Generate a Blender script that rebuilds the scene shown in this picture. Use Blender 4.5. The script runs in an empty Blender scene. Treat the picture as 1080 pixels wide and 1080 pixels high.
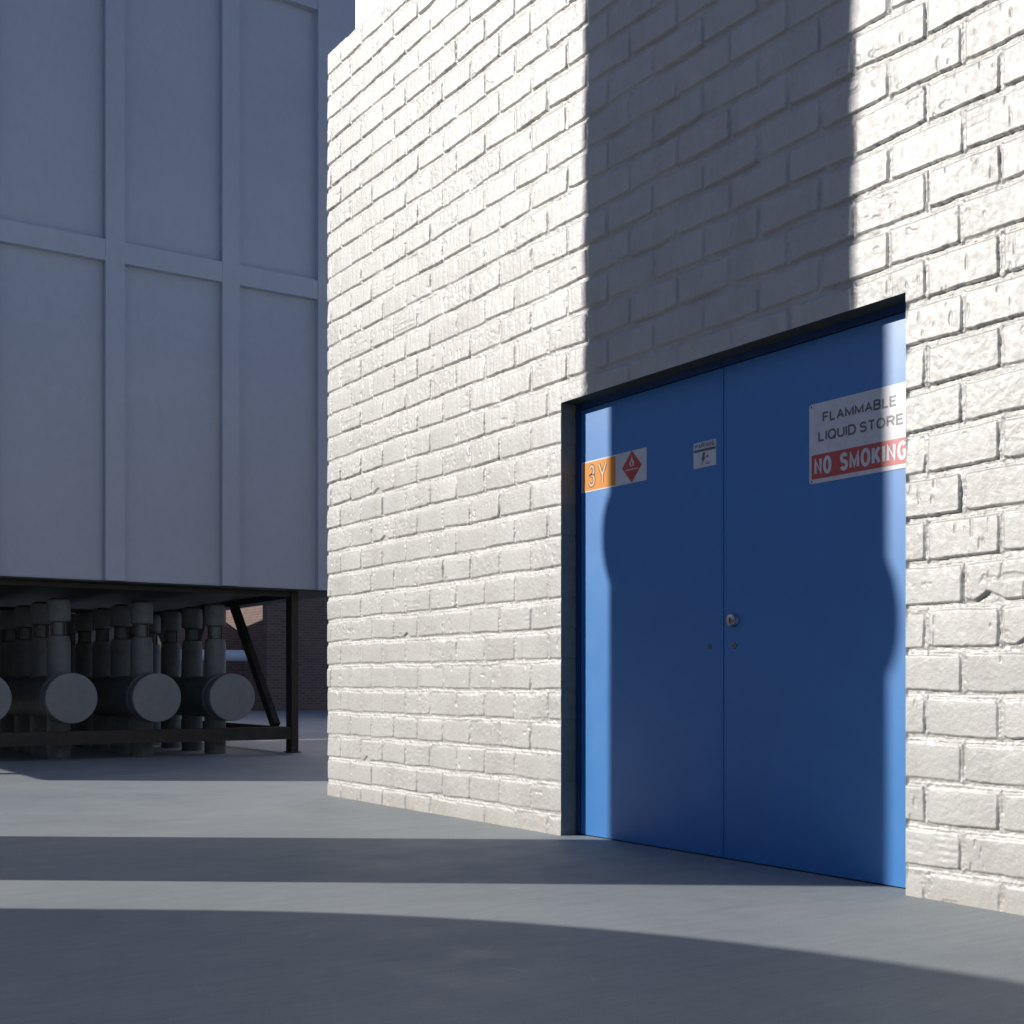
import bpy, bmesh, math, random
import numpy as np
from mathutils import Vector
random.seed(4)
S = bpy.context.scene
C = S.collection

# ---------------------------------------------------------------- materials
def mat(name, col, rough=.5, metal=0., spec=.5):
    m = bpy.data.materials.new(name); m.use_nodes = True
    b = m.node_tree.nodes['Principled BSDF']
    b.inputs['Base Color'].default_value = (*col, 1)
    b.inputs['Roughness'].default_value = rough
    b.inputs['Metallic'].default_value = metal
    b.inputs['Specular IOR Level'].default_value = spec
    return m

class NT:
    def __init__(s, m):
        s.t = m.node_tree; s.b = s.t.nodes['Principled BSDF']
        s.co = s.t.nodes.new('ShaderNodeTexCoord').outputs['Object']
    def map(s, sc):
        n = s.t.nodes.new('ShaderNodeMapping'); n.inputs['Scale'].default_value = sc
        s.t.links.new(s.co, n.inputs['Vector']); return n.outputs[0]
    def noise(s, scale, detail=4, rough=.6, vec=None, dist=0):
        n = s.t.nodes.new('ShaderNodeTexNoise'); n.inputs['Scale'].default_value = scale
        n.inputs['Detail'].default_value = detail; n.inputs['Roughness'].default_value = rough
        n.inputs['Distortion'].default_value = dist
        s.t.links.new(vec or s.co, n.inputs['Vector']); return n.outputs['Fac']
    def ramp(s, f, stops):
        n = s.t.nodes.new('ShaderNodeValToRGB'); e = n.color_ramp.elements
        while len(e) < len(stops): e.new(.5)
        for i, (p, c) in enumerate(stops):
            e[i].position = p; e[i].color = (*c, 1) if len(c) == 3 else c
        s.t.links.new(f, n.inputs[0]); return n.outputs[0]
    def mix(s, a, b, f=.5, mode='MIX'):
        n = s.t.nodes.new('ShaderNodeMix'); n.data_type = 'RGBA'; n.blend_type = mode
        for v, i in ((f, 0), (a, 6), (b, 7)):
            if hasattr(v, 'is_linked'): s.t.links.new(v, n.inputs[i])
            else: n.inputs[i].default_value = v if i == 0 else (*v, 1)
        return n.outputs[2]
    def base(s, o): s.t.links.new(o, s.b.inputs['Base Color'])
    def rough(s, o): s.t.links.new(o, s.b.inputs['Roughness'])
    def bump(s, o, st, dist=.01, prev=None):
        n = s.t.nodes.new('ShaderNodeBump'); n.inputs['Strength'].default_value = st
        n.inputs['Distance'].default_value = dist; s.t.links.new(o, n.inputs['Height'])
        if prev: s.t.links.new(prev, n.inputs['Normal'])
        s.t.links.new(n.outputs[0], s.b.inputs['Normal']); return n.outputs[0]

def g(v): return (v, v, v)

M = {}
# white painted brick
m = M['brick_paint'] = mat('white_painted_brick', (.52, .51, .49), .45, 0, 1.)
m.node_tree.nodes['Principled BSDF'].inputs['IOR'].default_value = 1.6
n = NT(m)
a = n.ramp(n.noise(3.2, 6, .65), [(.3, (.38, .372, .347)), (.62, (.455, .447, .422))])
b = n.ramp(n.noise(45, 5, .7), [(.28, g(.84)), (.5, g(1.)), (1, g(1.))])
c = n.mix(a, b, .6, 'MULTIPLY')
d = n.ramp(n.noise(9, 5, .7, n.map((1, 1, .10))), [(.32, (.78, .75, .69)), (.5, g(1.))])
c = n.mix(c, d, .35, 'MULTIPLY')
# splash-back dirt with a ragged upper edge on the lowest two courses
sep = n.t.nodes.new('ShaderNodeSeparateXYZ'); n.t.links.new(n.co, sep.inputs[0])
mt = n.t.nodes.new('ShaderNodeMath'); mt.operation = 'MULTIPLY_ADD'; mt.inputs[1].default_value = .55
n.t.links.new(n.noise(6, 5, .7), mt.inputs[0]); n.t.links.new(sep.outputs[2], mt.inputs[2])
dirt = n.ramp(mt.outputs[0], [(.22, (.86, .79, .73)), (.5, g(1.))])
c = n.mix(c, dirt, .6, 'MULTIPLY')
n.base(c)
p = n.bump(n.noise(260, 4, .7), .35, .0016)
p = n.bump(n.noise(60, 5, .65), .45, .004, p)
n.rough(n.ramp(n.noise(30, 3), [(.3, g(.42)), (.7, g(.6))]))

for nm_, c0, c1 in (('reveal_shade', (.19, .185, .165), (.25, .24, .215)), ('soffit_shade', (.05, .056, .046), (.075, .08, .066))):  # wall paint darkened for the shade inside the door recess
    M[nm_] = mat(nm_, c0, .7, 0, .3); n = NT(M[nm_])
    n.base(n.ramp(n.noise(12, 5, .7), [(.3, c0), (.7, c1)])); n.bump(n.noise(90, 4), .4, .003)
# blue door paint
m = M['door_paint'] = mat('blue_door_paint', (.045, .20, .45), .42, 0, 1.)
n = NT(m)
sm = n.ramp(n.noise(2.3, 5, .6, None, .6), [(.35, (.006, .16, .47)), (.7, (.013, .182, .51))])
sc = n.ramp(n.noise(9, 6, .75, n.map((1, 1, .35))), [(.66, g(0.)), (.8, g(1.))])
n.base(n.mix(sm, (.12, .25, .46), n.mix(g(0.), g(.25), sc)))
n.rough(n.ramp(n.noise(5, 5), [(.3, g(.42)), (.7, g(.48))]))
n.bump(n.noise(240, 3, .6), .12, .0015)
M['frame_paint'] = mat('navy_frame_paint', (.012, .05, .17), .45)
n = NT(M['frame_paint']); n.base(n.ramp(n.noise(14, 4), [(.3, (.010, .045, .15)), (.7, (.016, .06, .19))]))
M['gap'] = mat('gap_black', (.01, .01, .012), .8)  # near-black, stands in for the shade in gaps, keyhole and slots

# ground
m = M['ground'] = mat('grey_concrete_ground', (.33, .36, .39), .6)
n = NT(m)
a = n.ramp(n.noise(.9, 7, .62, None, .4), [(.3, (.262, .292, .308)), (.7, (.312, .342, .352))])
st = n.ramp(n.noise(7, 8, .72, n.map((.35, 2.2, 1)), 1.2), [(.3, g(.86)), (.55, g(1.)), (.8, g(1.08))])
a = n.mix(a, st, .75, 'MULTIPLY')
sp = n.ramp(n.noise(190, 3, .7), [(.3, g(.75)), (.55, g(1.)), (.8, g(1.2))])
a = n.mix(a, sp, .6, 'MULTIPLY')
# hairline trowel scratches
w = n.t.nodes.new('ShaderNodeTexVoronoi'); w.feature = 'DISTANCE_TO_EDGE'; w.inputs['Scale'].default_value = 1.6
mp = n.t.nodes.new('ShaderNodeMapping'); mp.inputs['Scale'].default_value = (.5, 3.2, 1); mp.inputs['Rotation'].default_value = (0, 0, .5)
ds = n.t.nodes.new('ShaderNodeTexNoise'); ds.inputs['Scale'].default_value = 1.4
n.t.links.new(n.co, ds.inputs['Vector'])
av = n.t.nodes.new('ShaderNodeVectorMath'); av.operation = 'ADD'
n.t.links.new(n.co, av.inputs[0]); n.t.links.new(ds.outputs['Color'], av.inputs[1])
n.t.links.new(av.outputs[0], mp.inputs['Vector']); n.t.links.new(mp.outputs[0], w.inputs['Vector'])
ln = n.ramp(w.outputs['Distance'], [(0, g(1.)), (.012, g(0.))])
brk = n.ramp(n.noise(5, 3), [(.5, g(0.)), (.64, g(.28))])
a = n.mix(a, (.46, .49, .50), n.mix(g(0.), ln, brk, 'MIX'))
grit = n.ramp(n.noise(420, 2, .6), [(.30, g(.62)), (.42, g(1.)), (.66, g(1.)), (.78, g(1.3))])
a = n.mix(a, grit, .55, 'MULTIPLY')
stain = n.ramp(n.noise(.55, 6, .7, None, .8), [(.36, (.80, .81, .83)), (.5, g(1.))])
a = n.mix(a, stain, .5, 'MULTIPLY')
n.base(a)
n.rough(n.ramp(n.noise(4, 5), [(.3, g(.62)), (.7, g(.8))]))
p = n.bump(n.noise(120, 4, .7), .25, .003)
n.bump(n.noise(7, 8, .72, n.map((.35, 2.2, 1)), 1.2), .06, .01, p)

# steel of the raised bin
m = M['bin_paint'] = mat('pale_blue_grey_steel_paint', (.40, .44, .50), .5)
n = NT(m)
a = n.ramp(n.noise(.7, 5, .6), [(.3, (.41, .455, .545)), (.7, (.455, .505, .595))])
b = n.ramp(n.noise(14, 7, .8, n.map((1, 1, .6))), [(.35, g(.88)), (.6, g(1.))])
n.base(n.mix(a, b, .5, 'MULTIPLY')); n.bump(n.noise(22, 4, .6), .12, .004)
m = M['black_steel'] = mat('black_painted_steel', (.022, .022, .02), .55)
n = NT(m); n.base(n.ramp(n.noise(8, 6, .7), [(.4, (.018, .018, .017)), (.75, (.045, .036, .028))]))
m = M['pipe'] = mat('grey_pipe_paint', (.22, .24, .26), .5)
n = NT(m); n.base(n.ramp(n.noise(6, 6, .7), [(.3, (.095, .108, .115)), (.7, (.15, .165, .17))])); n.bump(n.noise(60, 4), .15, .003)
m = M['cap'] = mat('pale_pipe_cap_paint', (.34, .36, .39), .5)
n = NT(m); n.base(n.ramp(n.noise(7, 6, .7), [(.3, (.165, .178, .19)), (.7, (.22, .235, .245))])); n.bump(n.noise(60, 4), .15, .003)
# brown brick
m = M['brown_brick'] = mat('brown_brick', (.2, .12, .09), .85)
n = NT(m)
bt = n.t.nodes.new('ShaderNodeTexBrick'); bt.inputs['Scale'].default_value = 1.
bt.inputs['Color1'].default_value = (.21, .13, .11, 1); bt.inputs['Color2'].default_value = (.14, .095, .085, 1)
bt.inputs['Mortar'].default_value = (.22, .17, .15, 1); bt.inputs['Mortar Size'].default_value = .012
bt.inputs['Brick Width'].default_value = .23; bt.inputs['Row Height'].default_value = .075
sx = n.t.nodes.new('ShaderNodeSeparateXYZ'); n.t.links.new(n.co, sx.inputs[0])
ad = n.t.nodes.new('ShaderNodeMath'); ad.operation = 'ADD'
n.t.links.new(sx.outputs[0], ad.inputs[0]); n.t.links.new(sx.outputs[1], ad.inputs[1])
cb = n.t.nodes.new('ShaderNodeCombineXYZ'); n.t.links.new(ad.outputs[0], cb.inputs[0]); n.t.links.new(sx.outputs[2], cb.inputs[1])
n.t.links.new(cb.outputs[0], bt.inputs['Vector'])
n.base(n.mix(bt.outputs['Color'], n.ramp(n.noise(.8, 5), [(.3, g(.8)), (.7, g(1.1))]), .6, 'MULTIPLY'))
M['roof_felt'] = mat('roof_felt', (.08, .08, .085), .9)
m = M['plain_paint'] = mat('pale_render', (.62, .61, .58), .7)
n = NT(m); n.base(n.ramp(n.noise(1.5, 6), [(.3, (.54, .53, .5)), (.7, (.64, .63, .6))]))
M['tank'] = mat('off_white_tank_paint', (.45, .46, .47), .5)
n = NT(M['tank']); n.base(n.ramp(n.noise(1., 6), [(.3, (.40, .41, .42)), (.7, (.48, .49, .5))]))
M['sign_white'] = mat('sign_white', (.62, .64, .68), .42, 0, 1.)
n = NT(M['sign_white']); n.base(n.ramp(n.noise(9, 5, .7), [(.35, (.53, .55, .59)), (.6, (.64, .66, .70))]))
M['sign_orange'] = mat('sign_orange', (.72, .27, .035), .4)
M['sign_orange_pale'] = mat('light_orange', (.80, .48, .22), .4)  # lighter orange fill inside the outlined letters
M['sign_red'] = mat('sign_red', (.48, .035, .03), .42, 0, 1.)
n = NT(M['sign_red']); n.base(n.ramp(n.noise(30, 4, .7), [(.35, (.42, .04, .04)), (.65, (.52, .04, .03))]))
M['ink'] = mat('dark_ink', (.075, .08, .095), .42, 0, 1.)
M['ink_pale'] = mat('glare_grey_ink', (.11, .10, .10), .4)  # letter outlines lightened to hold the glare across them
M['chrome'] = mat('brushed_metal', (.55, .54, .52), .3, 1.)
M['brass_dark'] = mat('tarnished_metal', (.22, .21, .17), .45, .6)
m = M['line_tone'] = mat('pale_grey_line', (.42, .42, .42), .7)  # pale tone of the thin line on the ground
m = M['grey_blue_pipe'] = mat('blue_grey_pipe', (.5, .55, .66), .45)

# ---------------------------------------------------------------- helpers
def link(name, me, material, parent=None):
    o = bpy.data.objects.new(name, me); C.objects.link(o)
    if material: me.materials.append(M[material])
    if parent: o.parent = parent; o.location = -parent.location if False else (0, 0, 0)
    return o
def obj(name, bm, material, parent=None, smooth=False, bevel=0):
    me = bpy.data.meshes.new(name)
    if bevel:
        bmesh.ops.bevel(bm, geom=[e for e in bm.edges if len(e.link_faces) == 2 and e.calc_face_angle(0) > .6],
                        offset=bevel, segments=2, affect='EDGES', clamp_overlap=True)
    bmesh.ops.recalc_face_normals(bm, faces=bm.faces)
    if parent:
        bmesh.ops.translate(bm, verts=bm.verts, vec=-parent.matrix_world.translation if False else -Vector(parent['_w']))
    bm.to_mesh(me); bm.free()
    if smooth:
        for p in me.polygons: p.use_smooth = True
        me.set_sharp_from_angle(angle=math.radians(38))
    o = link(name, me, material, parent)
    o['_w'] = list(parent['_w']) if parent else [0, 0, 0]
    return o
def thing(name, label, cat, loc=(0, 0, 0), group=None):
    o = bpy.data.objects.new(name, None); C.objects.link(o); o.location = loc
    o.empty_display_size = .2
    o['label'] = label; o['category'] = cat; o['_w'] = list(loc)
    if group: o['group'] = group
    return o
def box(bm, x0, x1, y0, y1, z0, z1):
    v = [bm.verts.new((x, y, z)) for x in (x0, x1) for y in (y0, y1) for z in (z0, z1)]
    for f in ((0, 1, 3, 2), (4, 6, 7, 5), (0, 4, 5, 1), (2, 3, 7, 6), (0, 2, 6, 4), (1, 5, 7, 3)):
        bm.faces.new([v[i] for i in f])
def bx(*a):
    bm = bmesh.new(); box(bm, *a); return bm
def lathe(bm, prof, c, axis='Z', seg=40):
    """prof: list of (r, t); revolve about axis through c"""
    rings = []
    for r, t in prof:
        ring = []
        for i in range(seg):
            a = 2 * math.pi * i / seg; u, v = r * math.cos(a), r * math.sin(a)
            p = {'Z': (u, v, t), 'Y': (u, t, v), 'X': (t, u, v)}[axis]
            ring.append(bm.verts.new((c[0] + p[0], c[1] + p[1], c[2] + p[2])))
        rings.append(ring)
    for a, b in zip(rings, rings[1:]):
        for i in range(seg):
            j = (i + 1) % seg
            bm.faces.new((a[i], a[j], b[j], b[i]))
    bm.faces.new(rings[0]); bm.faces.new(rings[-1][::-1])
    return bm
def prism_y(bm, pts, y0, y1):
    a = [bm.verts.new((x, y0, z)) for x, z in pts]; b = [bm.verts.new((x, y1, z)) for x, z in pts]
    bm.faces.new(a); bm.faces.new(b[::-1])
    for i in range(len(pts)):
        j = (i + 1) % len(pts); bm.faces.new((a[i], b[i], b[j], a[j]))
    return bm

# ---------------------------------------------------------------- numpy noise
rng = np.random.RandomState(7)
LAT = rng.rand(512, 512)
def vn(u, v, seed=0):
    iu = np.floor(u).astype(np.int64); iv = np.floor(v).astype(np.int64)
    fu = u - iu; fv = v - iv
    fu = fu * fu * (3 - 2 * fu); fv = fv * fv * (3 - 2 * fv)
    A = lambda i, j: LAT[(i + seed * 37) & 511, (j + seed * 91) & 511]
    return ((A(iu, iv) * (1 - fu) + A(iu + 1, iv) * fu) * (1 - fv) + (A(iu, iv + 1) * (1 - fu) + A(iu + 1, iv + 1) * fu) * fv) * 2 - 1
def fbm(u, v, seed=0, o=4, g_=.55):
    s = 0; a = 1; t = 0
    for i in range(o):
        s = s + a * vn(u * 2 ** i, v * 2 ** i, seed + i * 3); t += a; a *= g_
    return s / t
H1 = rng.rand(6, 256, 256)
def hsh(c, i, j): return H1[c, i & 255, j & 255]

W = 3.6187
Y0, Y1, YE, ZO, ZT = 2.9375, 5.034, 7.734, 2.142, 4.995
# brick joints: world y -> half-brick coordinate (matches the spacing of the joints in the wall)
JY = np.array([-3.07, 2.553, 2.85, 5.148, 5.148 + 24 * .1487])
JN = np.array([-37.5, 0., 2., 16., 40.])
def wall_height(y, z):
    """outward relief of the painted brickwork in metres: 0 = brick face, negative = joint"""
    zz = z + .0055 * fbm(y * 1.6, z * 2.2, 2, 3) + .0032 * vn(y * 7, z * 7, 9)
    k = np.floor((zz - .100) / .153).astype(np.int64)
    v = (zz - .100) - (k + .5) * .153 - .004 + .0015
    n_ = np.interp(y + .002 * vn(y * 14, z * 6, 11), JY, JN) / 2
    par = np.where((k & 1) == 1, 0., .5)
    q = n_ - par
    i = np.floor(q).astype(np.int64)
    pitch = .30
    u = (q - i - .5) * pitch
    h0, h1, h2, h3, h4, h5 = [hsh(c_, i + 40, k + 17) for c_ in range(6)]
    merge = np.clip(.42 + .9 * fbm(y * .8 + 3, z * 1.1 + 9, 21, 3), 0, 1) * np.clip((1.7 - z) / 1.7 * .9 + .25, 0, 1)
    a = .150 - .0070 - .002 * h0; b = .0765 - .0112 - .0022 * h1
    u = u + .006 * (hsh(0, i + 90, k + 60) - .5)
    wu = u + .0022 * fbm(y * 45, z * 45, 31, 3) + .0012 * (h2 - .5) * 2
    wv = v + .0022 * fbm(y * 38, z * 50, 41, 3) + (h3 - .5) * .06 * u
    # diagonal chips at lower corners
    chip = (h4 > .96) & (z < 2.4)
    cu = np.where(h5 > .5, u, -u)
    cpos = -.06 + .14 * h3
    cd = (np.hypot(cu - cpos, .012) * (.4 + .5 * h0) + .009 * fbm(y * 22, z * 22, 92, 3) + (wv + b - .04 * h2 - .016)) * -1
    r = .010
    qx = np.abs(wu) - a + r; qz = np.abs(wv) - b + r
    sd = np.minimum(np.maximum(qx, qz), 0) + np.hypot(np.maximum(qx, 0), np.maximum(qz, 0)) - r
    sd = np.where(chip, np.maximum(sd, cd * .8), sd)
    # lower and right-hand (towards -y) edges are crisp, the others rounded by paint
    wlow = np.where(wv < 0, 1., 0.) * (np.abs(qz) < np.abs(qx)) + np.where(wu < 0, 1., 0.) * (np.abs(qx) <= np.abs(qz))
    width = np.where(wlow > 0, .0030, .0075) * (1 + 1.6 * merge)
    s = np.clip(-sd / width + .15, 0, 1); s = s * s * (3 - 2 * s)
    depth = (.0136 - .006 * merge) * (.8 + .3 * h5) * np.where(y > 5.03, .86, 1.)
    depth = depth * np.where(qx > qz, .42 + .5 * h1, 1.) * (1 - .45 * np.clip(fbm(y * 5, z * 7, 23, 2) - .1, 0, .5) * 2)
    face = (h0 - .5) * .0036 + (h1 - .5) * .03 * u + (h2 - .62) * .06 * v
    face = face - .0012 * (np.abs(u) / .15) ** 4 - .0018 * np.clip(wv / b, 0, 1) ** 3
    rough_amp = np.where(h3 > .8, 2.4, np.where(h3 > .5, 1.2, .75))
    face = face + rough_amp * .0008 * fbm(y * 55, z * 55, 51, 4, .6)
    face = face + .0007 * vn(y * 75, z * 11, 61) * np.clip(z - 1.3, 0, 1)
    # horizontal drag marks and crusts of old paint on some bricks
    face = face + .0011 * vn(y * 9, z * 80, 66) * (h0 > .9) * np.clip(fbm(y * 12, z * 12, 67, 2) * 3 + .5, 0, 1)
    # hollow scars with raised rims
    sc = fbm(y * 13, z * 20, 71, 4)
    face = face - .0030 * np.clip(sc - .42, 0, .16) / .16 * (h4 > .6)
    dr = fbm(y * 60, z * 18, 75, 2)
    face = face - .003 * np.clip(dr - .5, 0, .15) / .15 * (h5 > .7)
    mort = .0034 * fbm(y * 30, z * 42, 81, 4, .65) + .0012 * vn(y * 120, z * 120, 83)
    mort = mort + .0035 * np.clip(wv / .0765, 0, 1) ** 2
    out = s * face + (1 - s) * (-depth + mort)
    # the arrises of the door opening are straight and filled with paint
    e = np.minimum(np.abs(y - Y1), np.abs(y - Y0))
    e = np.where(z < ZO, e, np.where((y > Y0) & (y < Y1), np.abs(z - ZO), 1.))
    k_ = np.clip(1 - e / .008, 0, 1)
    return out * (1 - k_ * .85) - .0006 * k_

B = thing('brick_building', 'white painted brick building with blue double doors in its wall', 'building', (W, 4., 0.))

def grid_patch(ys, zs, flip=False):
    Yg, Zg = np.meshgrid(ys, zs, indexing='ij')
    h = wall_height(Yg, Zg)
    X = W - h
    return X, Yg.copy(), Zg.copy()
VS = []; FS = []; off = 0
def add_grid(X, Y, Z, flip=False):
    global off
    nu, nv = X.shape
    VS.append(np.stack([X.ravel(), Y.ravel(), Z.ravel()], 1))
    i = (np.arange(nu - 1)[:, None] * nv + np.arange(nv - 1)[None]).ravel() + off
    f = np.stack([i, i + 1, i + nv + 1, i + nv], 1)
    if flip: f = f[:, ::-1]
    FS.append(f); off += nu * nv
def seq(a, b, s): return np.linspace(a, b, max(2, int(round((b - a) / s)) + 1))
DY, DZ = .0058, .0046
def front(y0, y1, z0, z1, dy=DY, dz=DZ, edge=None):
    X, Y, Z = grid_patch(seq(y0, y1, dy), seq(z0, z1, dz))
    # arrises: joints notch the outer corner a little
    if edge == 'far':
        d = np.clip((X[-1] - W) / .014, 0, 1); Y[-1] -= .006 * d; X[-1] += .002
    add_grid(X, Y, Z)
    return X, Y, Z
# left of the door, above the door, right of the door, and the part out of frame
Lx, Ly, Lz = front(Y1, YE, 0, ZT, .0056, .0042, edge='far')
Ax, Ay, Az = front(Y0, Y1, ZO, ZT, .0048, .0038)
Rx, Ry, Rz = front(2.30, Y0, 0, ZT, .0034, .0034)
front(-3.0, 2.30, 0, ZT, .02, .02)
# reveals: left (y=Y1), right (y=Y0), soffit (z=ZO)
def reveal(xe, ye, ze, n_in, axis):
    t = np.linspace(0, 1, 30)[:, None]
    X = xe[None] * (1 - t) + (W + .19) * t
    j = wall_height(ye[None] * 0 + (ye[None] + np.linspace(0, .19, 30)[:, None]) if axis == 'y' else ye[None] + 0 * t, ze[None] + 0 * t)
    if axis == 'y':
        Y = ye[None] + 0 * X + n_in * (-.0) + n_in * np.clip(-j, 0, .01) * .45 * np.clip(t * 8, 0, 1); Z = ze[None] + 0 * X
    else:
        Y = ye[None] + 0 * X; Z = ze[None] + 0 * X + .0015 * fbm(ye[None] * 20 + 0 * X, X * 20, 5)* np.clip(t * 8, 0, 1)
    return X, Y, Z
KZ_ = lambda Zz: int(np.argmin(np.abs(Zz[0] - ZO))) + 2
RV = [('reveal', 'reveal_shade', reveal(Lx[0][:KZ_(Lz)], Ly[0][:KZ_(Lz)], Lz[0][:KZ_(Lz)], 1, 'y'), True),
      ('reveal', 'reveal_shade', reveal(Rx[-1][:KZ_(Rz)], Ry[-1][:KZ_(Rz)], Rz[-1][:KZ_(Rz)], -1, 'y'), False),
      ('lintel_soffit', 'soffit_shade', reveal(Ax[:, 0], Ay[:, 0], Az[:, 0], 1, 'z'), False)]
# parapet top and the far return
t = np.linspace(0, 1, 3)[:, None]
for P in ((Lx, Ly, Lz), (Ax, Ay, Az), (Rx, Ry, Rz)):
    xe, ye, ze = P[0][:, -1], P[1][:, -1], P[2][:, -1]
    add_grid(xe[None] * (1 - t) + (W + .24) * t, ye[None] + 0 * t, ze[None] + 0 * t, flip=True)
xe, ye, ze = Lx[-1], Ly[-1], Lz[-1]
add_grid(xe[None] * (1 - t) + (W + .24) * t, ye[None] + 0 * t, ze[None] + 0 * t)
def grids_to_mesh(name):
    V = np.concatenate(VS); F = np.concatenate(FS)
    V = V - np.array(B['_w'])
    me = bpy.data.meshes.new(name)
    me.vertices.add(len(V)); me.vertices.foreach_set('co', V.astype(np.float32).ravel())
    me.loops.add(F.size); me.loops.foreach_set('vertex_index', F.astype(np.int32).ravel())
    me.polygons.add(len(F)); me.polygons.foreach_set('loop_start', np.arange(0, F.size, 4, dtype=np.int32))
    try: me.polygons.foreach_set('loop_total', np.full(len(F), 4, np.int32))
    except Exception: pass
    me.polygons.foreach_set('use_smooth', np.ones(len(F), bool))
    me.update(calc_edges=True); me.validate()
    return me
link('wall', grids_to_mesh('wall'), 'brick_paint', B)
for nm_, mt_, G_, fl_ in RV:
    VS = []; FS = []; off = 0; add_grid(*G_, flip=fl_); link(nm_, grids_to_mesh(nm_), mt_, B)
# core of the front wall, the other walls and the roof
for nm, a in (('wall_core', (W + .03, W + .236, Y1 + .014, YE - .01, 0, ZT - .004)), ('wall_core', (W + .03, W + .236, -3, Y0 - .014, 0, ZT - .004)),
        ('lintel', (W + .03, W + .236, Y0 - .01, Y1 + .01, ZO + .014, ZT - .006)), ('side_wall', (W + .24, W + 9, YE - .24, YE - .004, 0, ZT - .002)),
        ('side_wall', (W + .24, W + 9, -3, -2.76, 0, ZT - .002)), ('rear_wall', (W + 9.004, W + 9.24, -3, YE - .004, 0, ZT - .002))):
    obj(nm, bx(*a), 'plain_paint', B)
obj('roof', bx(W + .25, W + 9.002, -2.755, YE - .25, ZT - .35, ZT - .15), 'roof_felt', B)

# door frame and leaves
XF, XL = W + .092, W + .100
for nm, a in (('door_jamb', (XF, W + .17, Y1 - .030, Y1 + .004, 0, ZO + .006)), ('door_jamb', (XF, W + .17, Y0 - .004, Y0 + .030, 0, ZO + .006)),
          ('door_head', (XF, W + .17, Y0 + .0303, Y1 - .0303, ZO - .030, ZO + .006))):
    obj(nm, bx(*a), 'frame_paint', B, bevel=.0012)
obj('gap_backing', bx(W + .15, W + .165, Y0 + .031, Y1 - .031, .0, ZO - .031), 'gap', B)  # black sheet behind the leaves in place of the dark void
SPL = 3.990
def leaf(y0, y1):
    bm = bx(XL, XL + .045, y0, y1, .006, ZO - .034)
    return obj('door', bm, 'door_paint', B, bevel=.0018)
dl = leaf(SPL + .002, Y1 - .034)
dr = leaf(Y0 + .034, SPL - .002)
# cover strip along the meeting edge
obj('meeting_strip', bx(XL - .0035, XL - .0005, SPL - .014, SPL - .0025, .014, ZO - .036), 'door_paint', dr, bevel=.001)
bm = bmesh.new()
lathe(bm, [(.030, 0), (.030, -.004), (.0265, -.009), (.0262, -.020), (.022, -.024), (.019, -.0235)], (XL, 3.9145, 1.022), 'X', 36)
lk = obj('lock_cylinder', bm, 'chrome', dr, smooth=True)
bm = bmesh.new(); box(bm, XL - .0255, XL - .0232, 3.912, 3.917, 1.012, 1.030); obj('keyhole', bm, 'gap', lk)
for yy, par, rr in ((3.9086, dr, .013), (4.0646, dl, .010)):
    bm = bmesh.new(); lathe(bm, [(rr, 0), (rr, -.002), (rr * .8, -.006), (rr * .3, -.0075)], (XL, yy, .913), 'X', 20)
    s_ = obj('stud', bm, 'brass_dark', par, smooth=True)
    obj('stud_slot', bx(XL - .0085, XL - .0070, yy - .004, yy + .004, .9115, .9145), 'gap', s_)

# ---------------------------------------------------------------- lettering
def plate(name, y0, y1, z0, z1, r, x, th, material, parent):
    """rounded flat plate; front face at x"""
    pts = []
    for cy, cz, a0 in ((y1 - r, z1 - r, 0), (y0 + r, z1 - r, 90), (y0 + r, z0 + r, 180), (y1 - r, z0 + r, 270)):
        for i in range(6):
            a = math.radians(a0 + 90 * i / 5); pts.append((cy + r * math.cos(a), cz + r * math.sin(a)))
    return poly_plate(name, pts, x, th, material, parent)
def poly_plate(name, pts, x, th, material, parent):
    bm = bmesh.new()
    a = [bm.verts.new((x, p[0], p[1])) for p in pts]; b = [bm.verts.new((x + th, p[0], p[1])) for p in pts]
    bm.faces.new(a); bm.faces.new(b[::-1])
    for i in range(len(pts)):
        j = (i + 1) % len(pts); bm.faces.new((a[i], b[i], b[j], a[j]))
    return obj(name, bm, material, parent)

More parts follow.
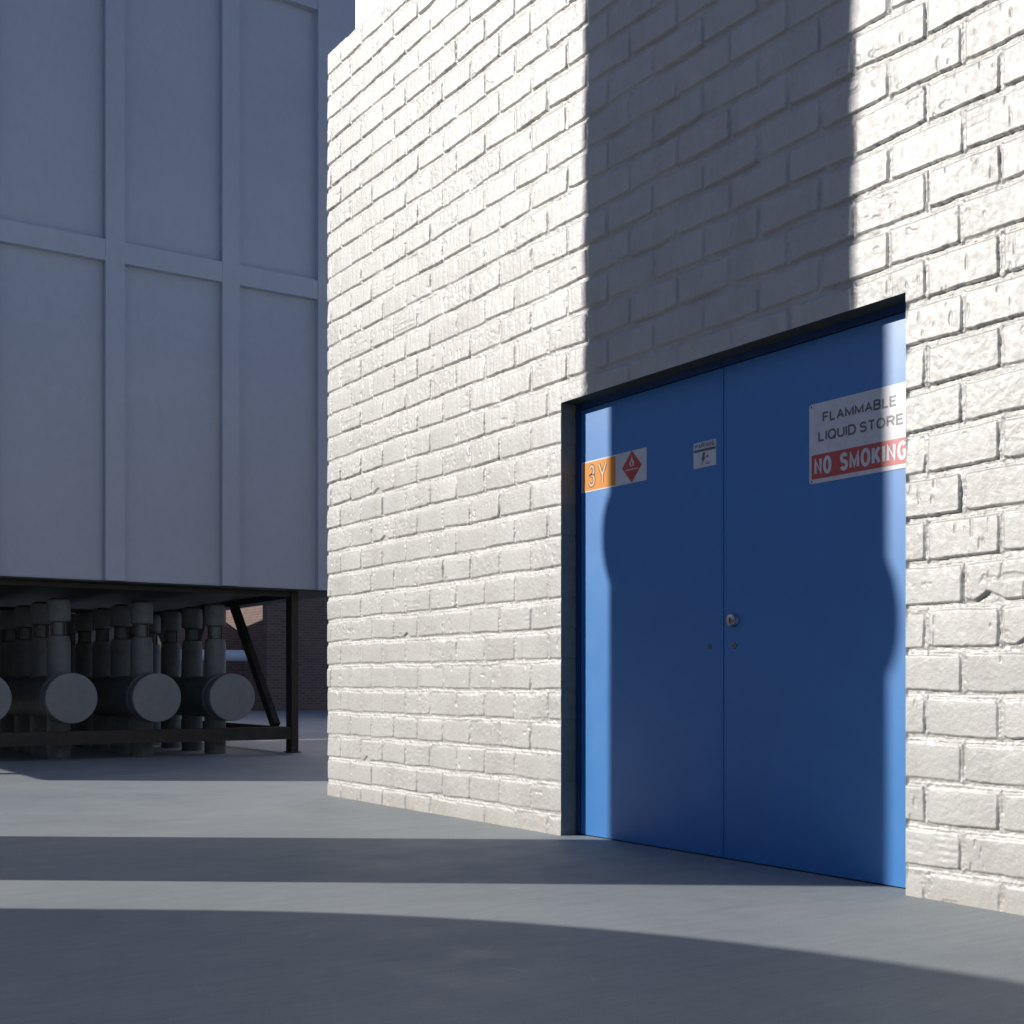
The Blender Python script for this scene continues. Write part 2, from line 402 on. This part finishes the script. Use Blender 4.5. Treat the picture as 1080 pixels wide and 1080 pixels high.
def arc(cx, cy, rx, ry, a0, a1, n_=12):
    return [(cx + rx * math.cos(math.radians(a0 + (a1 - a0) * i / n_)), cy + ry * math.sin(math.radians(a0 + (a1 - a0) * i / n_))) for i in range(n_ + 1)]
GL = {   # centre lines in a unit box, relative width
 'F': (.78, [[(0, 0), (0, 1), (1, 1)], [(0, .52), (.85, .52)]]),
 'L': (.74, [[(0, 1), (0, 0), (1, 0)]]),
 'A': (1., [[(0, 0), (.5, 1), (1, 0)], [(.17, .32), (.83, .32)]]),
 'M': (1.16, [[(0, 0), (0, 1), (.5, .12), (1, 1), (1, 0)]]),
 'B': (.9, [[(0, .53), (.6, .53)] + arc(.62, .765, .33, .235, -90, 90, 8)[1:] + [(0, 1), (0, 0), (.6, 0)] + arc(.62, .265, .38, .265, -90, 90, 8)]),
 'E': (.82, [[(1, 1), (0, 1), (0, 0), (1, 0)], [(0, .52), (.9, .52)]]),
 'I': (0., [[(.5, 0), (.5, 1)]]),
 'Q': (1.08, [arc(.5, .5, .5, .5, 0, 360, 32), [(.62, .26), (1., -.04)]]),
 'U': (.9, [[(0, 1), (0, .36)] + arc(.5, .36, .5, .36, 180, 360, 14) + [(1, 1)]]),
 'D': (.94, [[(0, 0), (.4, 0)] + arc(.42, .5, .58, .5, -90, 90, 16) + [(0, 1), (0, 0)]]),
 'S': (.86, [arc(.5, .755, .46, .245, 20, 235, 14) + arc(.52, .262, .48, .262, 60, -160, 14)]),
 'T': (.84, [[(0, 1), (1, 1)], [(.5, .98), (.5, 0)]]),
 'O': (1.06, [arc(.5, .5, .5, .5, 0, 360, 32)]),
 'R': (.92, [[(0, 0), (0, 1), (.6, 1)] + arc(.62, .76, .35, .24, 90, -90, 8) + [(0, .52)], [(.6, .52), (1, 0)]]),
 'N': (.94, [[(0, 0), (0, 1), (1, 0), (1, 1)]]),
 'K': (.92, [[(0, 0), (0, 1)], [(.96, 1), (.06, .36)], [(.36, .6), (1, 0)]]),
 'G': (1., [arc(.5, .5, .5, .5, 42, 325, 26) + [(1, .24), (1, .46), (.56, .46)]]),
 'W': (1.4, [[(0, 1), (.25, 0), (.5, .95), (.75, 0), (1, 1)]]),
 '3': (.9, [arc(.46, .762, .44, .238, 155, -88, 12) + arc(.46, .262, .52, .262, 88, -160, 14)]),
 'Y': (1., [[(0, 1), (.5, .42), (.5, 0)], [(1, 1), (.5, .42)]]),
}
def stroke_text(name, body, y_left, y_right, z0, z1, x, wt, gap, material, parent, ext=.0003):
    """sign lettering as ribbons of constant weight wt (fraction of cap height); wt may be (across, down)"""
    H_ = z1 - z0; W_ = y_left - y_right
    fixed = sum((.30 if c == ' ' else wt + gap) for c in body) - gap
    cond = (W_ / H_ - fixed) / max(1e-6, sum(GL[c][0] for c in body if c != ' '))
    k_ = H_; bm = bmesh.new(); cur = 0; lay = 0
    for c in body:
        if c == ' ': cur += .30; continue
        gw, strokes = GL[c]; gw *= cond
        for st in strokes:
            P = [(cur + wt / 2 + px_ * gw, (wt / 2 + py_ * (1 - wt))) for px_, py_ in st]
            Q = [P[0]]
            for p_ in P[1:]:
                if math.hypot(p_[0] - Q[-1][0], p_[1] - Q[-1][1]) > 1e-4: Q.append(p_)
            closed = math.hypot(Q[0][0] - Q[-1][0], Q[0][1] - Q[-1][1]) < 1e-3
            if closed: Q = Q[:-1]
            n_ = len(Q); L_, R_ = [], []
            for i in range(n_):
                a_ = Q[i - 1] if (i > 0 or closed) else None; b_ = Q[(i + 1) % n_] if (i < n_ - 1 or closed) else None
                ds = []
                for p1, p2 in ((a_, Q[i]), (Q[i], b_)):
                    if p1 and p2:
                        l_ = math.hypot(p2[0] - p1[0], p2[1] - p1[1]); ds.append(((p2[0] - p1[0]) / l_, (p2[1] - p1[1]) / l_))
                nn = [(-d_[1], d_[0]) for d_ in ds]
                if len(nn) == 2:
                    mxx, myy = nn[0][0] + nn[1][0], nn[0][1] + nn[1][1]; l_ = math.hypot(mxx, myy) or 1
                    mxx /= l_; myy /= l_; cs = max(.42, mxx * nn[0][0] + myy * nn[0][1]); off_ = (mxx / cs, myy / cs)
                else: off_ = nn[0]
                for arr, sg in ((L_, 1), (R_, -1)):
                    X_ = Q[i][0] + off_[0] * wt / 2 * sg; Z_ = min(1., max(0. if c != 'Q' else -.2, Q[i][1] + off_[1] * wt / 2 * sg))
                    arr.append((X_, Z_))
            if not closed:   # square ends run out to the box when the stroke is upright or level
                pass
            xx = x - lay * .00004; lay = (lay + 1) % 4
            v_ = [[bm.verts.new((xx, y_left - p_[0] * k_, z0 + p_[1] * H_)) for p_ in arr] for arr in (L_, R_)]
            for i in range(n_ if closed else n_ - 1):
                j = (i + 1) % n_
                try: bm.faces.new((v_[0][i], v_[0][j], v_[1][j], v_[1][i]))
                except ValueError: pass
        cur += gw + wt + gap
    w_ = parent['_w']
    bmesh.ops.translate(bm, verts=bm.verts, vec=-Vector(w_))
    bmesh.ops.recalc_face_normals(bm, faces=bm.faces)
    me = bpy.data.meshes.new(name); bm.to_mesh(me); bm.free()
    o2 = link(name, me, material, parent); o2['_w'] = list(w_)
    return o2

# FLAMMABLE LIQUID STORE / NO SMOKING
t3 = thing('warning_sign', 'white and red no smoking sign on the right door leaf', 'sign', (XL - .002, 3.235, 1.54))
plate('sign_panel', 2.985, 3.485, 1.540, 1.854, .014, XL - .0022, .002, 'sign_white', t3)
plate('red_band', 2.998, 3.472, 1.557, 1.652, .004, XL - .0030, .0007, 'sign_red', t3)
stroke_text('lettering', 'FLAMMABLE', 3.414, 3.057, 1.7740, 1.8135, XL - .0033, .175, .13, 'ink', t3)
stroke_text('lettering', 'LIQUID STORE', 3.437, 3.026, 1.7015, 1.7420, XL - .0033, .175, .13, 'ink', t3)
for body, a, b in (('NO', 3.458, 3.369), ('SMOKING', 3.327, 3.008)):
    stroke_text('lettering', body, a, b, 1.570, 1.641, XL - .0036, .20, .085, 'sign_white', t3)
for yy in (3.473, 2.997):
    for zz in (1.843, 1.549):
        bm = bmesh.new(); lathe(bm, [(.0035, 0), (.0025, -.0015)], (XL - .0022, yy, zz), 'X', 12); obj('rivet', bm, 'gap', t3)
# 3Y + flame diamond
t1 = thing('hazard_placard', 'orange and white hazard placard with red flame diamond on left door leaf', 'sign', (XL - .002, 4.74, 1.70))
plate('sign_panel', 4.490, 4.993, 1.696, 1.848, .003, XL - .0020, .0018, 'sign_white', t1)
plate('orange_panel', 4.721, 4.980, 1.703, 1.841, .002, XL - .0027, .0006, 'sign_orange', t1)
for ch, a, b in (('3', 4.938, 4.878), ('Y', 4.862, 4.785)):
    stroke_text('lettering', ch, a, b, 1.714, 1.831, XL - .0030, .19, .1, 'ink_pale', t1)
    q_ = .0055; stroke_text('lettering_fill', ch, a - q_, b + q_, 1.7195, 1.8255, XL - .0034, .10, .1, 'sign_orange_pale', t1)
dc = (4.598, 1.773)
def dia(k_): return [(dc[0] + .073 * k_, dc[1]), (dc[0], dc[1] + .0755 * k_), (dc[0] - .073 * k_, dc[1]), (dc[0], dc[1] - .0755 * k_)]
fd = poly_plate('flame_diamond', dia(1), XL - .0028, .0007, 'sign_red', t1)
# flame: outline polygon with inner tongue
fl = [(-.014, .0), (-.018, .014), (-.011, .026), (-.009, .018), (-.004, .034), (.001, .052), (.006, .034), (.009, .021), (.012, .028), (.018, .013), (.013, .0)]
poly_plate('flame', [(dc[0] - a, dc[1] + .002 + b) for a, b in fl], XL - .0033, .0004, 'sign_white', fd)
fl2 = [(-.006, .0), (-.007, .009), (-.001, .022), (.004, .012), (.007, .007), (.005, 0)]
poly_plate('flame_core', [(dc[0] - a, dc[1] + .006 + b) for a, b in fl2], XL - .0037, .0003, 'sign_red', fd)
poly_plate('flame_base', [(dc[0] + .048, dc[1] - .0105), (dc[0] - .048, dc[1] - .0105), (dc[0] - .048, dc[1] - .0150), (dc[0] + .048, dc[1] - .0150)], XL - .0033, .0004, 'sign_white', fd)
# small WARNING notice
t2 = thing('warning_notice', 'small square warning notice near the joint of the blue doors', 'sign', (XL - .002, 4.095, 1.70))
plate('sign_panel', 4.023, 4.167, 1.6985, 1.8105, .002, XL - .0016, .0015, 'sign_white', t2)
poly_plate('dark_band', [(4.164, 1.768), (4.026, 1.768), (4.026, 1.779), (4.164, 1.779)], XL - .0022, .0005, 'ink', t2)
stroke_text('lettering', 'WARNING', 4.160, 4.032, 1.784, 1.806, XL - .0022, .2, .16, 'ink', t2)
bolt = [(.006, .060), (-.010, .060), (-.003, .040), (-.012, .040), (.018, .002), (.008, .028), (.016, .028)]
poly_plate('pictogram', [(4.100 + a, 1.7035 + b) for a, b in bolt], XL - .0022, .0005, 'ink', t2)
bm = bmesh.new()
for yy, zz, r_ in ((4.078, 1.744, .006),):
    lathe(bm, [(r_, 0), (r_, -.0005)], (XL - .0017, yy, zz), 'X', 16)
box(bm, XL - .0021, XL - .0017, 4.060, 4.088, 1.709, 1.713)
box(bm, XL - .0021, XL - .0017, 4.056, 4.092, 1.7170, 1.7190)
obj('pictogram', bm, 'ink', t2)

# ---------------------------------------------------------------- ground
bm = bmesh.new()
nx = 24
for_x = [-400, -60, -20, -6, 0, 6, 12, 30, 80, 400]; for_y = [-400, -60, -20, -4, 2, 8, 14, 24, 60, 120, 600]
vs = [[bm.verts.new((x, y, 0)) for y in for_y] for x in for_x]
for i in range(len(for_x) - 1):
    for j in range(len(for_y) - 1): bm.faces.new((vs[i][j], vs[i + 1][j], vs[i + 1][j + 1], vs[i][j + 1]))
gr = obj('ground', bm, 'ground'); gr['kind'] = 'structure'
# thin pale line on the ground behind the brick building's corner
bm = bmesh.new()
def strip(bm, p, q, w):
    p, q = Vector((*p, .004)), Vector((*q, .004)); d = (q - p).normalized(); nn = Vector((-d.y, d.x, 0)) * w / 2
    bm.faces.new([bm.verts.new(v) for v in (p - nn, q - nn, q + nn, p + nn)])
strip(bm, (7.17, 17.05), (9.6, 16.9), .09)
strip(bm, (9.6, 16.9), (13., 16.7), .09)
pl = obj('pale_line', bm, 'line_tone'); pl['kind'] = 'structure'

# ---------------------------------------------------------------- raised steel bin
F0 = 12.38; HB = 1.765; XA, XB = -.72, 6.133
bin_ = thing('steel_bin', 'huge blue grey ribbed steel bin raised on a black frame', 'storage bin', (2.67, 12.7, 0))
ZB = 11.4; YB = 17.7
obj('casing', bx(XA + .03, XB - .03, F0 + .085, YB, HB + .004, ZB), 'bin_paint', bin_)
def part(name, *a, m='bin_paint', bev=.004): return obj(name, bx(*a), m, bin_, bevel=bev)
part('corner_post', 5.690, XB, F0, F0 + .30, HB, ZB + .05)
part('corner_post', XA, XA + .443, F0, F0 + .30, HB, ZB + .05)
ribs = [3.527 + 1.187 * i for i in (-3, -2, -1, 0, 1)]
for xr in ribs: part('rib', xr - .093, xr + .093, F0 + .006, F0 + .08, HB + .002, ZB + .04)
ed = [XA + .443] + [v for xr in ribs for v in (xr - .093, xr + .093)] + [5.690]
for zb in (4.893, 8.012, 11.13):
    obj('cross_beam', bx(XA + .4, 5.72, F0 + .010, F0 + .09, zb, zb + .205), 'bin_paint', bin_, bevel=.003)
part('floor_plate', XA + .001, XB - .001, F0 + .07, YB + .02, HB - .012, HB + .002, m='black_steel', bev=0)
part('top_plate', XA - .02, XB + .02, F0 - .02, YB + .05, ZB + .052, ZB + .09)
# black support frame
FX0, FX1, FY0, FY1 = -.12, 5.600, 12.70, 17.32
HT = HB - .014
def fr(name, *a): return obj(name, bx(*a), 'black_steel', bin_, bevel=.004)
for xx in (FX0, FX1 - .08):
    for yy in (FY0, FY1 - .15):
        p_ = fr('frame_post', xx, xx + .08, yy, yy + .15, 0.012, HT)
        obj('base_plate', bx(xx - .02, xx + .10, yy - .02, yy + .17, 0, .012), 'black_steel', p_)
for yy in (FY0 + .01, FY1 - .09):
    fr('frame_rail', FX0 + .082, FX1 - .082, yy, yy + .08, .150, .284)
    fr('frame_rail', FX0 + .082, FX1 - .082, yy, yy + .08, HT - .045, HT - .001)
for xx in (FX0 + .005, FX1 - .075):
    fr('frame_rail', xx, xx + .07, FY0 + .152, FY1 - .152, .155, .280)
    fr('frame_rail', xx, xx + .07, FY0 + .152, FY1 - .152, HT - .060, HT - .001)
def brace(x, ya, za, yb, zb, w=.12, t_=.07):
    a = Vector((0, ya, za)); b = Vector((0, yb, zb)); d = (b - a).normalized(); nrm = Vector((0, -d.z, d.y)) * w / 2
    bm = bmesh.new(); vv = []
    for p_ in (a, b):
        for s_ in (-1, 1):
            for xx in (x, x + t_): vv.append(bm.verts.new((xx, (p_ + nrm * s_).y, (p_ + nrm * s_).z)))
    for f in ((0, 1, 3, 2), (4, 6, 7, 5), (0, 4, 5, 1), (2, 3, 7, 6), (0, 2, 6, 4), (1, 5, 7, 3)): bm.faces.new([vv[i] for i in f])
    obj('brace', bm, 'black_steel', bin_)
for xx in (FX1 - .078, FX0 + .01):
    brace(xx, 13.22, .27, 14.52, HT - .04)
    brace(xx, 16.80, .27, 15.50, HT - .04)

# ---------------------------------------------------------------- pipe manifolds under the bin
def manifold(x, label, g_='pipe manifolds under the raised bin'):
    T = thing('pipe_manifold', label, 'pipe manifold', (x, 12.6, 0), g_)
    bm = bmesh.new()
    lathe(bm, [(.205, 12.86), (.225, 12.86), (.225, 17.0), (.205, 17.0)], (x, 0, .612), 'Y', 48)
    obj('header_pipe', bm, 'pipe', T, smooth=True)
    bm = bmesh.new(); lathe(bm, [(.20, 12.80), (.252, 12.80), (.256, 12.806), (.256, 12.866), (.25, 12.874), (.2, 12.874)], (x, 0, .612), 'Y', 48)
    obj('flange', bm, 'pipe', T, smooth=True)
    bm = bmesh.new(); lathe(bm, [(.20, 12.60), (.243, 12.60), (.249, 12.606), (.249, 12.735), (.243, 12.745), (.22, 12.75), (.22, 12.80)], (x, 0, .612), 'Y', 48)
    obj('end_cap', bm, 'cap', T, smooth=True)
    for k_, yy in enumerate((13.12, 13.86, 14.60, 15.36, 16.10)):
        bm = bmesh.new()
        lathe(bm, [(.10, 0), (.115, 0), (.115, .42), (.115, 1.18), (.107, 1.20), (.103, 1.235), (.075, 1.25), (.07, 1.27), (.07, 1.39)], (x, yy, 0), 'Z', 28)
        r_ = obj('riser', bm, 'pipe', T, smooth=True)
        bm = bmesh.new()
        lathe(bm, [(.07, 1.37), (.112, 1.385), (.116, 1.40), (.116, 1.56), (.105, 1.60), (.06, 1.625)], (x, yy, 0), 'Z', 28)
        obj('riser_cap', bm, 'pipe', r_, smooth=True)
        for q_ in range(4):
            a_ = q_ * math.pi / 2 + .5; bm = bmesh.new(); lathe(bm, [(.010, 1.20), (.010, 1.40)], (x + .092 * math.cos(a_), yy + .092 * math.sin(a_), 0), 'Z', 6)
            obj('stud_bolt', bm, 'black_steel', r_)
manifold(2.36, 'grey pipe manifold cut by the left picture edge under the bin')
manifold(3.166, 'grey pipe manifold whose round end cap is the leftmost one fully in view')
manifold(4.010, 'grey pipe manifold with end cap between the brace-crossed one and the leftmost full one')
manifold(4.810, 'grey pipe manifold whose end cap is crossed by the diagonal brace')

# ---------------------------------------------------------------- brown brick building far behind
bb = thing('brick_block', 'dark brown brick building seen in shade beneath the raised bin', 'building', (10, 34, 0))
bm = bmesh.new(); prism_y(bm, [(-60, 0), (8, 0), (8, 15.), (-60, 15.)], 34.75, 37.4); obj('tall_wall', bm, 'brown_brick', bb)
bm = bmesh.new(); prism_y(bm, [(8.001, 0), (13.59, 0), (13.59, 2.2), (8.001, 5.9)], 34.76, 36.5); obj('gable_wall', bm, 'brown_brick', bb)
obj('wing', bx(13.6, 26, 33.0, 44., 0, 11.), 'brown_brick', bb)
obj('string_course', bx(13.56, 13.598, 33.02, 34.74, 3.05, 3.13), 'brown_brick', bb)
obj('rear_block', bx(2, 13.59, 46, 52, 0, 11.), 'brown_brick', bb)
obj('pier', bx(14.62, 14.95, 30.9, 31.25, 0, 7.), 'brown_brick', bb)
pr = thing('overhead_pipe', 'pale blue horizontal pipe before the brown brick building', 'pipe', (7, 30, 0))
bm = bmesh.new(); lathe(bm, [(.12, 5.5), (.14, 5.5), (.14, 11.95), (.12, 11.95)], (0, 30., 1.46), 'X', 24); obj('pipe_run', bm, 'grey_blue_pipe', pr, smooth=True)
for xx in (6.2, 10.2): obj('stand', bx(xx, xx + .1, 29.95, 30.05, 0, 1.325), 'black_steel', pr)

# ---------------------------------------------------------------- sun and the tall things that cast the long shadows
AZ = Vector((.8075, -.5899)); TE = .465
# slim vessel left of frame: shades the middle of the wall and the door
px, py = 3.6187 - .8075 * 5.2, 4.0085 + .5899 * 5.2
T = thing('vent_stack', 'tall round flanged stack standing left of the doors', 'stack', (px, py, 0))
bm = bmesh.new(); lathe(bm, [(.60, 0), (.678, 0), (.678, 10.), (.60, 10.)], (px, py, 0), 'Z', 64); obj('shell', bm, 'tank', T, smooth=True)
zf = 3.70
bm = bmesh.new(); lathe(bm, [(.66, zf - .17)] + [(.674 + .050 * math.cos(math.radians(a_)), zf + .16 * math.sin(math.radians(a_))) for a_ in range(-90, 91, 12)] + [(.66, zf + .17)], (px, py, 0), 'Z', 64); obj('flange', bm, 'tank', T, smooth=True)
HTK = 2.4; tt = HTK / TE
qx, qy = -.703 - .8075 * tt, 1.137 + .5899 * tt
T = thing('storage_tank', 'large low round storage tank standing left of the camera', 'tank', (qx, qy, 0))
bm = bmesh.new(); lathe(bm, [(3.55, 0), (3.60, 0), (3.60, HTK - .005), (3.59, HTK), (3.4, HTK)], (qx, qy, 0), 'Z', 160); obj('shell', bm, 'tank', T, smooth=True)

T = thing('sky_block', 'unseen dark block added left of the camera to cut low sky light', 'building', (-22, -8, 0))  # unseen block, added to keep low sky light off the wall
obj('shell', bx(-30, -18, -34, 14, 0, 9), 'brown_brick', T); obj('roof', bx(-30.2, -17.8, -34.2, 14.2, 9.003, 9.2), 'roof_felt', T)

Ld = Vector((AZ.x, AZ.y, -TE)).normalized()
sl = bpy.data.lights.new('sun', 'SUN'); sl.energy = 4.8; sl.angle = math.radians(.5); sl.color = (1., .955, .89)
so = bpy.data.objects.new('sun', sl); C.objects.link(so); so.rotation_euler = Ld.to_track_quat('-Z', 'Y').to_euler(); so.location = (-10, 10, 20)

w = bpy.data.worlds.new('World'); S.world = w; w.use_nodes = True
nt = w.node_tree; bg = nt.nodes['Background']
sk = nt.nodes.new('ShaderNodeTexSky'); sk.sky_type = 'NISHITA'; sk.sun_disc = False
sk.sun_elevation = math.atan(TE); sk.sun_rotation = math.atan2(-AZ.x, -AZ.y)
sk.air_density = 1.; sk.dust_density = .25; sk.ozone_density = 2.6
# white patch added to the sky so the gap beside the bin turns white
tc = nt.nodes.new('ShaderNodeTexCoord')
dp = nt.nodes.new('ShaderNodeVectorMath'); dp.operation = 'DOT_PRODUCT'; nt.links.new(tc.outputs['Generated'], dp.inputs[0]); dp.inputs[1].default_value = (.38, .80, .46)
cn = nt.nodes.new('ShaderNodeTexNoise'); cn.inputs['Scale'].default_value = 5; cn.inputs['Detail'].default_value = 7; nt.links.new(tc.outputs['Generated'], cn.inputs['Vector'])
cm = nt.nodes.new('ShaderNodeMath'); cm.operation = 'MULTIPLY_ADD'; cm.inputs[1].default_value = .25; nt.links.new(cn.outputs['Fac'], cm.inputs[0]); nt.links.new(dp.outputs['Value'], cm.inputs[2])
cr = nt.nodes.new('ShaderNodeValToRGB'); cr.color_ramp.elements[0].position = .985; cr.color_ramp.elements[1].position = 1.04; nt.links.new(cm.outputs[0], cr.inputs[0])
mx = nt.nodes.new('ShaderNodeMix'); mx.data_type = 'RGBA'; nt.links.new(cr.outputs[0], mx.inputs[0]); nt.links.new(sk.outputs[0], mx.inputs[6]); mx.inputs[7].default_value = (21, 21.5, 22, 1)
tn = nt.nodes.new('ShaderNodeMix'); tn.data_type = 'RGBA'; tn.blend_type = 'MULTIPLY'; tn.inputs[0].default_value = 1.
nt.links.new(mx.outputs[2], tn.inputs[6]); tn.inputs[7].default_value = (1.07, .975, 1.07, 1)
nt.links.new(tn.outputs[2], bg.inputs[0]); bg.inputs[1].default_value = .088

# ---------------------------------------------------------------- camera
cd = bpy.data.cameras.new('camera'); co = bpy.data.objects.new('camera', cd); C.objects.link(co)
cd.sensor_width = 36; cd.lens = 44.0; cd.shift_y = (721.5 - 540) / 1080; cd.clip_end = 2000
co.location = (0, 0, .75); co.rotation_euler = (math.radians(90), 0, -math.atan2(873, 1320))
S.camera = co
S.view_settings.view_transform = 'Standard'; S.view_settings.look = 'None'; S.view_settings.exposure = 0; S.view_settings.gamma = 1
for o in bpy.data.objects:
    if '_w' in o: del o['_w']
